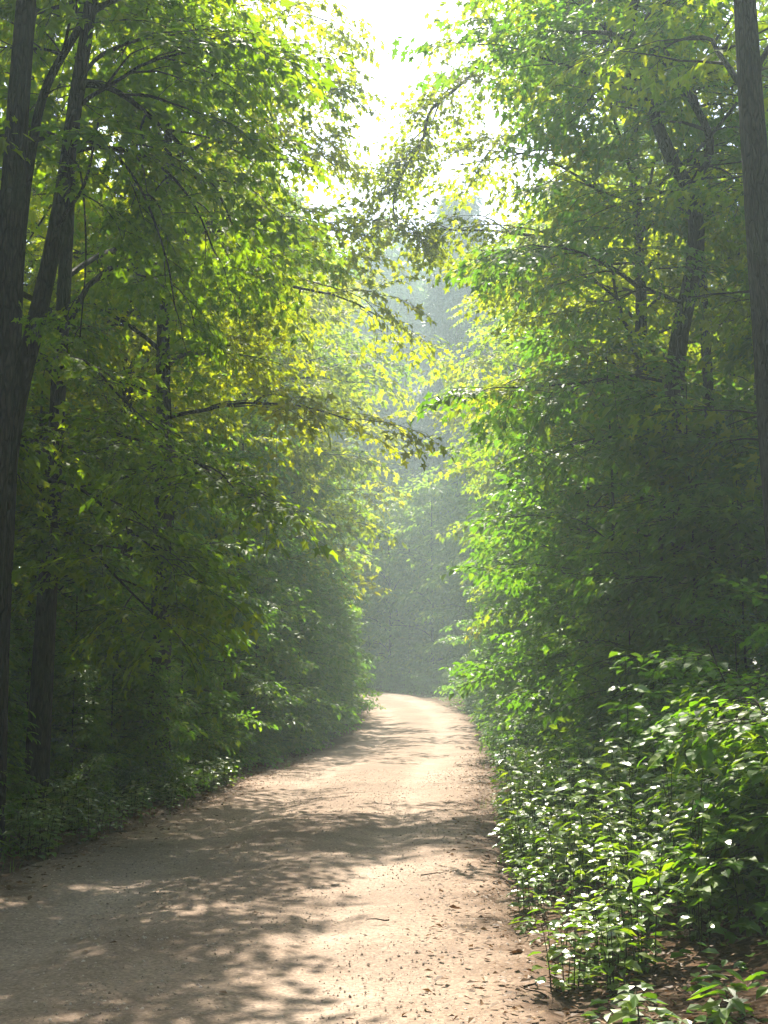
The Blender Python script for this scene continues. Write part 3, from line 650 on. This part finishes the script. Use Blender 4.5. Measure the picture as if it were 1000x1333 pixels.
# forest beside and behind the camera
for (x, y, k, sc) in [(-7.5, 3, 1, 1), (-8, -4, 0, 1), (7.5, 2, 0, 1), (7, -5, 1, 1), (-9, -14, 1, 1), (5, -14, 0, 1), (-3, -24, 1, 1), (-13, 8, 1, 1), (14, 8, 0, 1), (-14, 0, 0, 1), (13, -2, 1, 1), (2, -30, 0, 1), (-16, -12, 1, 1), (12, -14, 0, 1), (-5.2, -1, 0, 1), (5.0, -1.5, 1, 1), (-5.5, -9, 1, 1), (4.2, -9, 0, 1), (-6.5, -19, 0, 1), (2, -20, 1, 1), (0.5, -13, 0, 1), (-2, -35, 0, 1), (8, -22, 1, 1), (-12, -22, 1, 1)]:
    put('big', k, x, y, rng.uniform(0, 6.28), sc, 'tree outside the photo beside or behind the viewer, {n} along the road', G_D)

# ---------------- right foreground: herbs and shrubs
PAT['herb'] = [build_herb('tall_herb', '', (0, 0, 0), 100 + k, 1.25, 3, .15, 'soft', group=None) for k in range(4)]
for i in range(140):
    y = 7.0 + 8.5 * rng.random()**.8
    x = side(y, RW + (.05 if y > 9 else .3) + (rng.random()**1.4) * 2.6)
    o_ = (x - side(y, RW)) / 2.6
    hs = .62 + .5 * o_ + rng.uniform(-.15, .25)
    zone = 'at the road edge' if o_ < .25 else ('in the middle of the sunlit patch' if o_ < .6 else 'at the back of the patch by the shrubs')
    depth = 'nearest the viewer' if y < 9 else ('halfway along' if y < 12 else 'at the far end')
    size = 'short' if hs < .75 else ('tall' if hs > 1.05 else 'medium')
    put('herb', i % 4, x, y, rng.uniform(0, 6.28), hs, f'{size} flat-leaved herb {zone}, {depth}', f'{size} herbs {zone}, {depth}')
LOW = [herb_mesh(110 + k, .5, 5, .125, 'soft', every=.08, spread=.12, start=.25) for k in range(3)]
low = Geo()
def low_herb(k, x, y, rz, sc):
    for gi, mi in zip(LOW[k % 3], (1, 0)):
        V = np.concatenate(gi.v); c, s_ = cos(rz) * sc, sin(rz) * sc
        V = np.column_stack([V[:, 0] * c - V[:, 1] * s_ + x, V[:, 0] * s_ + V[:, 1] * c + y, V[:, 2] * sc + gz(x, y)])
        low.add(V, np.concatenate(gi.f3) if gi.f3 else None, np.concatenate(gi.f4) if gi.f4 else None, mi, mi)
for i in range(90):
    y = 6.8 + 10 * rng.random(); x = side(y, RW + .02 + (rng.random()**1.5) * 1.6)
    low_herb(i, x, y, rng.uniform(0, 6.28), rng.uniform(.6, 1.1))
for i in range(200):
    y = 9.2 + 13 * rng.random()**1.6; x = side(y, -RW - .02 - (rng.random()**1.2) * 2.4)
    low_herb(i, x, y, rng.uniform(0, 6.28), rng.uniform(.6, 1.25))
build_herb('tall_herb', 'tallest single herb standing up above the sunlit patch with pale flat leaves', base(*at(822, 900, 10.6)[:2]), 140, 2.15, 1, .17, 'soft', every=.14, start=.3, curve=.02, whorl=3)
PAT['seedling'] = [build_herb('seedling', '', (0, 0, 0), 120 + k, .3, 1, .13, 'maple', every=.1, start=.45, cat='seedling', whorl=3) for k in range(2)]
for (px, py, sc, lab) in [(735, 1235, .9, 'small bright seedling alone in the brown litter beside the right road edge'), (800, 1215, .7, 'tiny seedling behind the lone bright one in the litter'), (845, 1285, 1.1, 'yellow-green seedling at the foot of the dark shrubs, in front of the herbs'),
                          (885, 1330, .9, 'seedling at the bottom of the photo among brown leaves'), (960, 1300, 1.2, 'broad-leaved seedling in the bottom right corner'), (690, 1170, .8, 'seedling at the front tip of the sunlit herb patch')]:
    d = (np.array(at(px, py, 7)) - CAM); t = (gz(2, 7) - CAM[2]) / d[2]; q = CAM + d * t
    put('seedling', int(px) % 2, q[0], q[1], rng.uniform(0, 6.28), sc, lab)
for (px, y, k, sc) in [(985, 9.6, 0, .85), (1040, 8.6, 2, .85), (915, 11.5, 1, .65), (1010, 11, 0, 1.3), (960, 12.8, 2, 1.2), (865, 13.6, 0, .8), (1090, 8, 1, 1.1)]:
    x = at(px, 900, y)[0]
    put('bush', k, x, y, rng.uniform(0, 6.28), sc, 'leafy shrub at the right foreground, {n} from the viewer', 'shrubs in the foreground')

# ---------------- litter, pebbles and ground cover: nobody could count them
def stuff(name, geo, mats, smooth=False):
    o = bpy.data.objects.new(name, geo.mesh(name, mats, smooth)); COL.objects.link(o); o['kind'] = 'stuff'; return o
def scatter(n, x0, x1, y0, y1, fn, rng):
    x = rng.uniform(x0, x1, n); y = y0 + (y1 - y0) * rng.random(n)**1.35
    d = road_dist(x, y); k = rng.random(n) < fn(d, x, y)
    return x[k], y[k], d[k]
M['litter'] = leaf_mat('litter', (.045, .022, .01), (.11, .055, .022), (.2, .12, .05), .15, (1.4, 1.2, .8), .6, .3)
x, y, d = scatter(120000, -9, 9, 4.5, 32, lambda d, x, y: np.where(d < RW - .9, .0025, np.where(d < RW, .02 + .5 * sm(RW - .9, RW, d), .9)), rng)
z = np.where(d < RW - .05, base_z(y) + .03, ground_z(x, y, d) + .02) + rng.uniform(0, .015, len(x))
a = rng.uniform(0, 6.28, len(x)); g = Geo()
v, f3, f4 = place_leaves(np.column_stack([x, y, z]), np.column_stack([np.cos(a), np.sin(a), rng.normal(0, .2, len(x))]), np.array([[0, 0, 1.0]]), rng.uniform(.025, .075, len(x)), 'rhomb', rng, .35)
g.add(v, f3, f4)
for i in range(110):                                         # fallen twigs
    y_ = 5 + 16 * rng.random()**1.4; sg = -1 if rng.random() < .45 else 1
    x_ = side(y_, sg * (RW + rng.normal(.2, .4))); a_ = rng.uniform(0, 3.14); L_ = rng.uniform(.06, .3); t_ = np.linspace(-.5, .5, 5)[:, None]
    zz = (base_z(y_) + .045) if abs(x_ - rx(y_)) < RW - .1 else gz(x_, y_) + .03
    P_ = np.array([x_, y_, float(zz)]) + t_ * L_ * np.array([cos(a_), sin(a_), 0]) + rng.normal(0, .012, (5, 3)) * [1, 1, .4]
    v, f3, f4 = tube(P_, np.linspace(.006, .0025, 5), 5); g.add(v, f3, f4, 1, 1)
stuff('leaf_litter', g, [M['litter'], M['twig']])
# grass fringe along both edges
x, y, d = scatter(26000, -7, 7, 9, 60, lambda d, x, y: np.exp(-((d - RW - .3) / .35)**2) * np.clip(.35 + .9 * vnoise(x, y, .9, 51), 0, 1), rng)
n = len(x) * 3; xx = np.repeat(x, 3) + rng.normal(0, .03, n); yy = np.repeat(y, 3) + rng.normal(0, .03, n); hh = rng.uniform(.06, .24, n); a = rng.uniform(0, 6.28, n)
z0 = np.repeat(ground_z(x, y, d), 3); ca, sa = np.cos(a), np.sin(a); w_ = .0035; bend = rng.uniform(.2, .9, n) * hh
B = np.column_stack([xx, yy, z0]); S_ = np.column_stack([-sa, ca, 0 * a]) * w_; U = np.column_stack([ca * bend * .35, sa * bend * .35, hh * .6]); T_ = np.column_stack([ca * bend, sa * bend, hh])
V = np.stack([B - S_, B + S_, B + U + S_ * .8, B + U - S_ * .8, B + T_], 1).reshape(-1, 3); of_ = (np.arange(n) * 5)[:, None]
g = Geo(); g.add(V, np.array([[3, 2, 4]]) + of_, np.array([[0, 1, 2, 3]]) + of_); stuff('grass', g, [M['cover_leaf']])
# pebbles
m, nt, ns, ln = nodes('pebble'); gi = N(ns, 'ShaderNodeNewGeometry'); r = ramp(ns, [(0, (.16, .115, .085)), (.5, (.27, .2, .15)), (1, (.42, .34, .28))]); ln.new(gi.outputs['Random Per Island'], r.inputs[0])
p = N(ns, 'ShaderNodeBsdfPrincipled', i_Roughness=.75); ln.new(r.outputs[0], p.inputs['Base Color']); o = N(ns, 'ShaderNodeOutputMaterial'); ln.new(p.outputs[0], o.inputs['Surface'])
x, y, d = scatter(90000, -5, 3.5, 4.6, 26, lambda d, x, y: np.where(d < RW - .1, .9, 0), rng)
oc = np.array([(1, 0, 0), (-1, 0, 0), (0, 1, 0), (0, -1, 0), (0, 0, .7), (0, 0, -.7)]); of = np.array([(0, 2, 4), (2, 1, 4), (1, 3, 4), (3, 0, 4), (2, 0, 5), (1, 2, 5), (3, 1, 5), (0, 3, 5)])
s = .003 + .010 * rng.random(len(x))**6; a = rng.uniform(0, 6.28, len(x))
V = oc[None] * s[:, None, None] * rng.uniform(.6, 1.4, (len(x), 6, 1)); c_, s_ = np.cos(a)[:, None], np.sin(a)[:, None]
V = np.stack([V[..., 0] * c_ - V[..., 1] * s_, V[..., 0] * s_ + V[..., 1] * c_, V[..., 2]], -1)
rxx = np.interp(y, RL[:, 1], RL[:, 0]); u = (x - rxx) / RW
V += np.column_stack([x, y, road_z(x, y, u) + .012 + s * .2])[:, None]
g = Geo(); g.add(V.reshape(-1, 3), (of[None] + (np.arange(len(x)) * 6)[:, None, None]).reshape(-1, 3)); stuff('gravel', g, [m])
# ground cover
x, y, d = scatter(42000, -9, 9, 5.5, 75, lambda d, x, y: sm(RW - .05, RW + .5, d) * np.clip(.55 + .6 * vnoise(x, y, 1.1, 41), 0, 1) * np.where((x > 0) & (y < 9), .35, 1), rng)
n = len(x); g = Geo()
k = 4
xx = np.repeat(x, k) + rng.normal(0, .05, n * k); yy = np.repeat(y, k) + rng.normal(0, .05, n * k); dd = np.repeat(d, k)
zz = np.repeat(ground_z(x, y, d), k) + np.repeat(rng.random(n)**1.5 * .32 * sm(RW, RW + .9, d) + .03, k) * rng.uniform(.5, 1, n * k)
a = rng.uniform(0, 6.28, n * k)
v, f3, f4 = place_leaves(np.column_stack([xx, yy, zz]), np.column_stack([np.cos(a), np.sin(a), rng.normal(-.1, .25, n * k)]), np.array([[0, 0, 1.0]]), rng.uniform(.05, .11, n * k), 'ovate', rng, .3)
g.add(v, f3, f4); stuff('ground_cover', g, [M['cover_leaf']])
stuff('undergrowth', low, [M['herb_leaf'], M['stem']])

for tpl, lst in REG.items():
    for i, (y_, o_) in enumerate(sorted(lst, key=lambda q: q[0])): o_['label'] = tpl.replace('{n}', ordinal(i + 1))

# ================================================================ AIR AND LIGHT
HAZE = 0.0021
bx = (-158, 158, -58, 258, -3.0, 44.0)
V = np.array([(x, y, z) for x in bx[0:2] for y in bx[2:4] for z in bx[4:6]])
g = Geo(); g.add(V, None, [(0, 1, 3, 2), (4, 6, 7, 5), (0, 4, 5, 1), (2, 3, 7, 6), (0, 2, 6, 4), (1, 5, 7, 3)])
m, nt, ns, ln = nodes('haze'); vp = N(ns, 'ShaderNodeVolumePrincipled'); vp.inputs['Color'].default_value = (.74, .92, .97, 1); vp.inputs['Density'].default_value = HAZE; vp.inputs['Anisotropy'].default_value = .35
o = N(ns, 'ShaderNodeOutputMaterial'); ln.new(vp.outputs[0], o.inputs['Volume'])
stuff('haze', g, [m])

wd = bpy.data.worlds.new('World'); SC.world = wd; wd.use_nodes = True
ns = wd.node_tree.nodes; ln = wd.node_tree.links
sky = ns.new('ShaderNodeTexSky'); sky.sky_type = 'NISHITA'; sky.sun_disc = False
sky.sun_elevation = SUN_EL; sky.sun_rotation = SUN_AZ; sky.dust_density = 2.0
bg = ns['Background']; bg.inputs['Strength'].default_value = .12; ln.new(sky.outputs[0], bg.inputs['Color'])
sl = bpy.data.lights.new('sun', 'SUN'); sl.energy = 5.0; sl.angle = radians(.5); sl.color = (1, .92, .78)
so = bpy.data.objects.new('sun', sl); COL.objects.link(so); so.location = (0, 60, 60)
so.rotation_euler = (-(pi / 2 - SUN_EL), 0, -SUN_AZ)

SC.view_settings.view_transform = 'Standard'; SC.view_settings.look = 'None'; SC.view_settings.gamma = 1
SC.view_settings.exposure = 1.92
cy = SC.cycles
cy.max_bounces = 7; cy.diffuse_bounces = 4; cy.transmission_bounces = 5; cy.glossy_bounces = 2; cy.volume_bounces = 2; cy.transparent_max_bounces = 4
cy.use_denoising = True
try: cy.denoiser = 'OPENIMAGEDENOISE'; cy.denoising_input_passes = 'RGB_ALBEDO_NORMAL'; cy.denoising_prefilter = 'ACCURATE'
except Exception: pass
cy.sample_clamp_indirect = 6
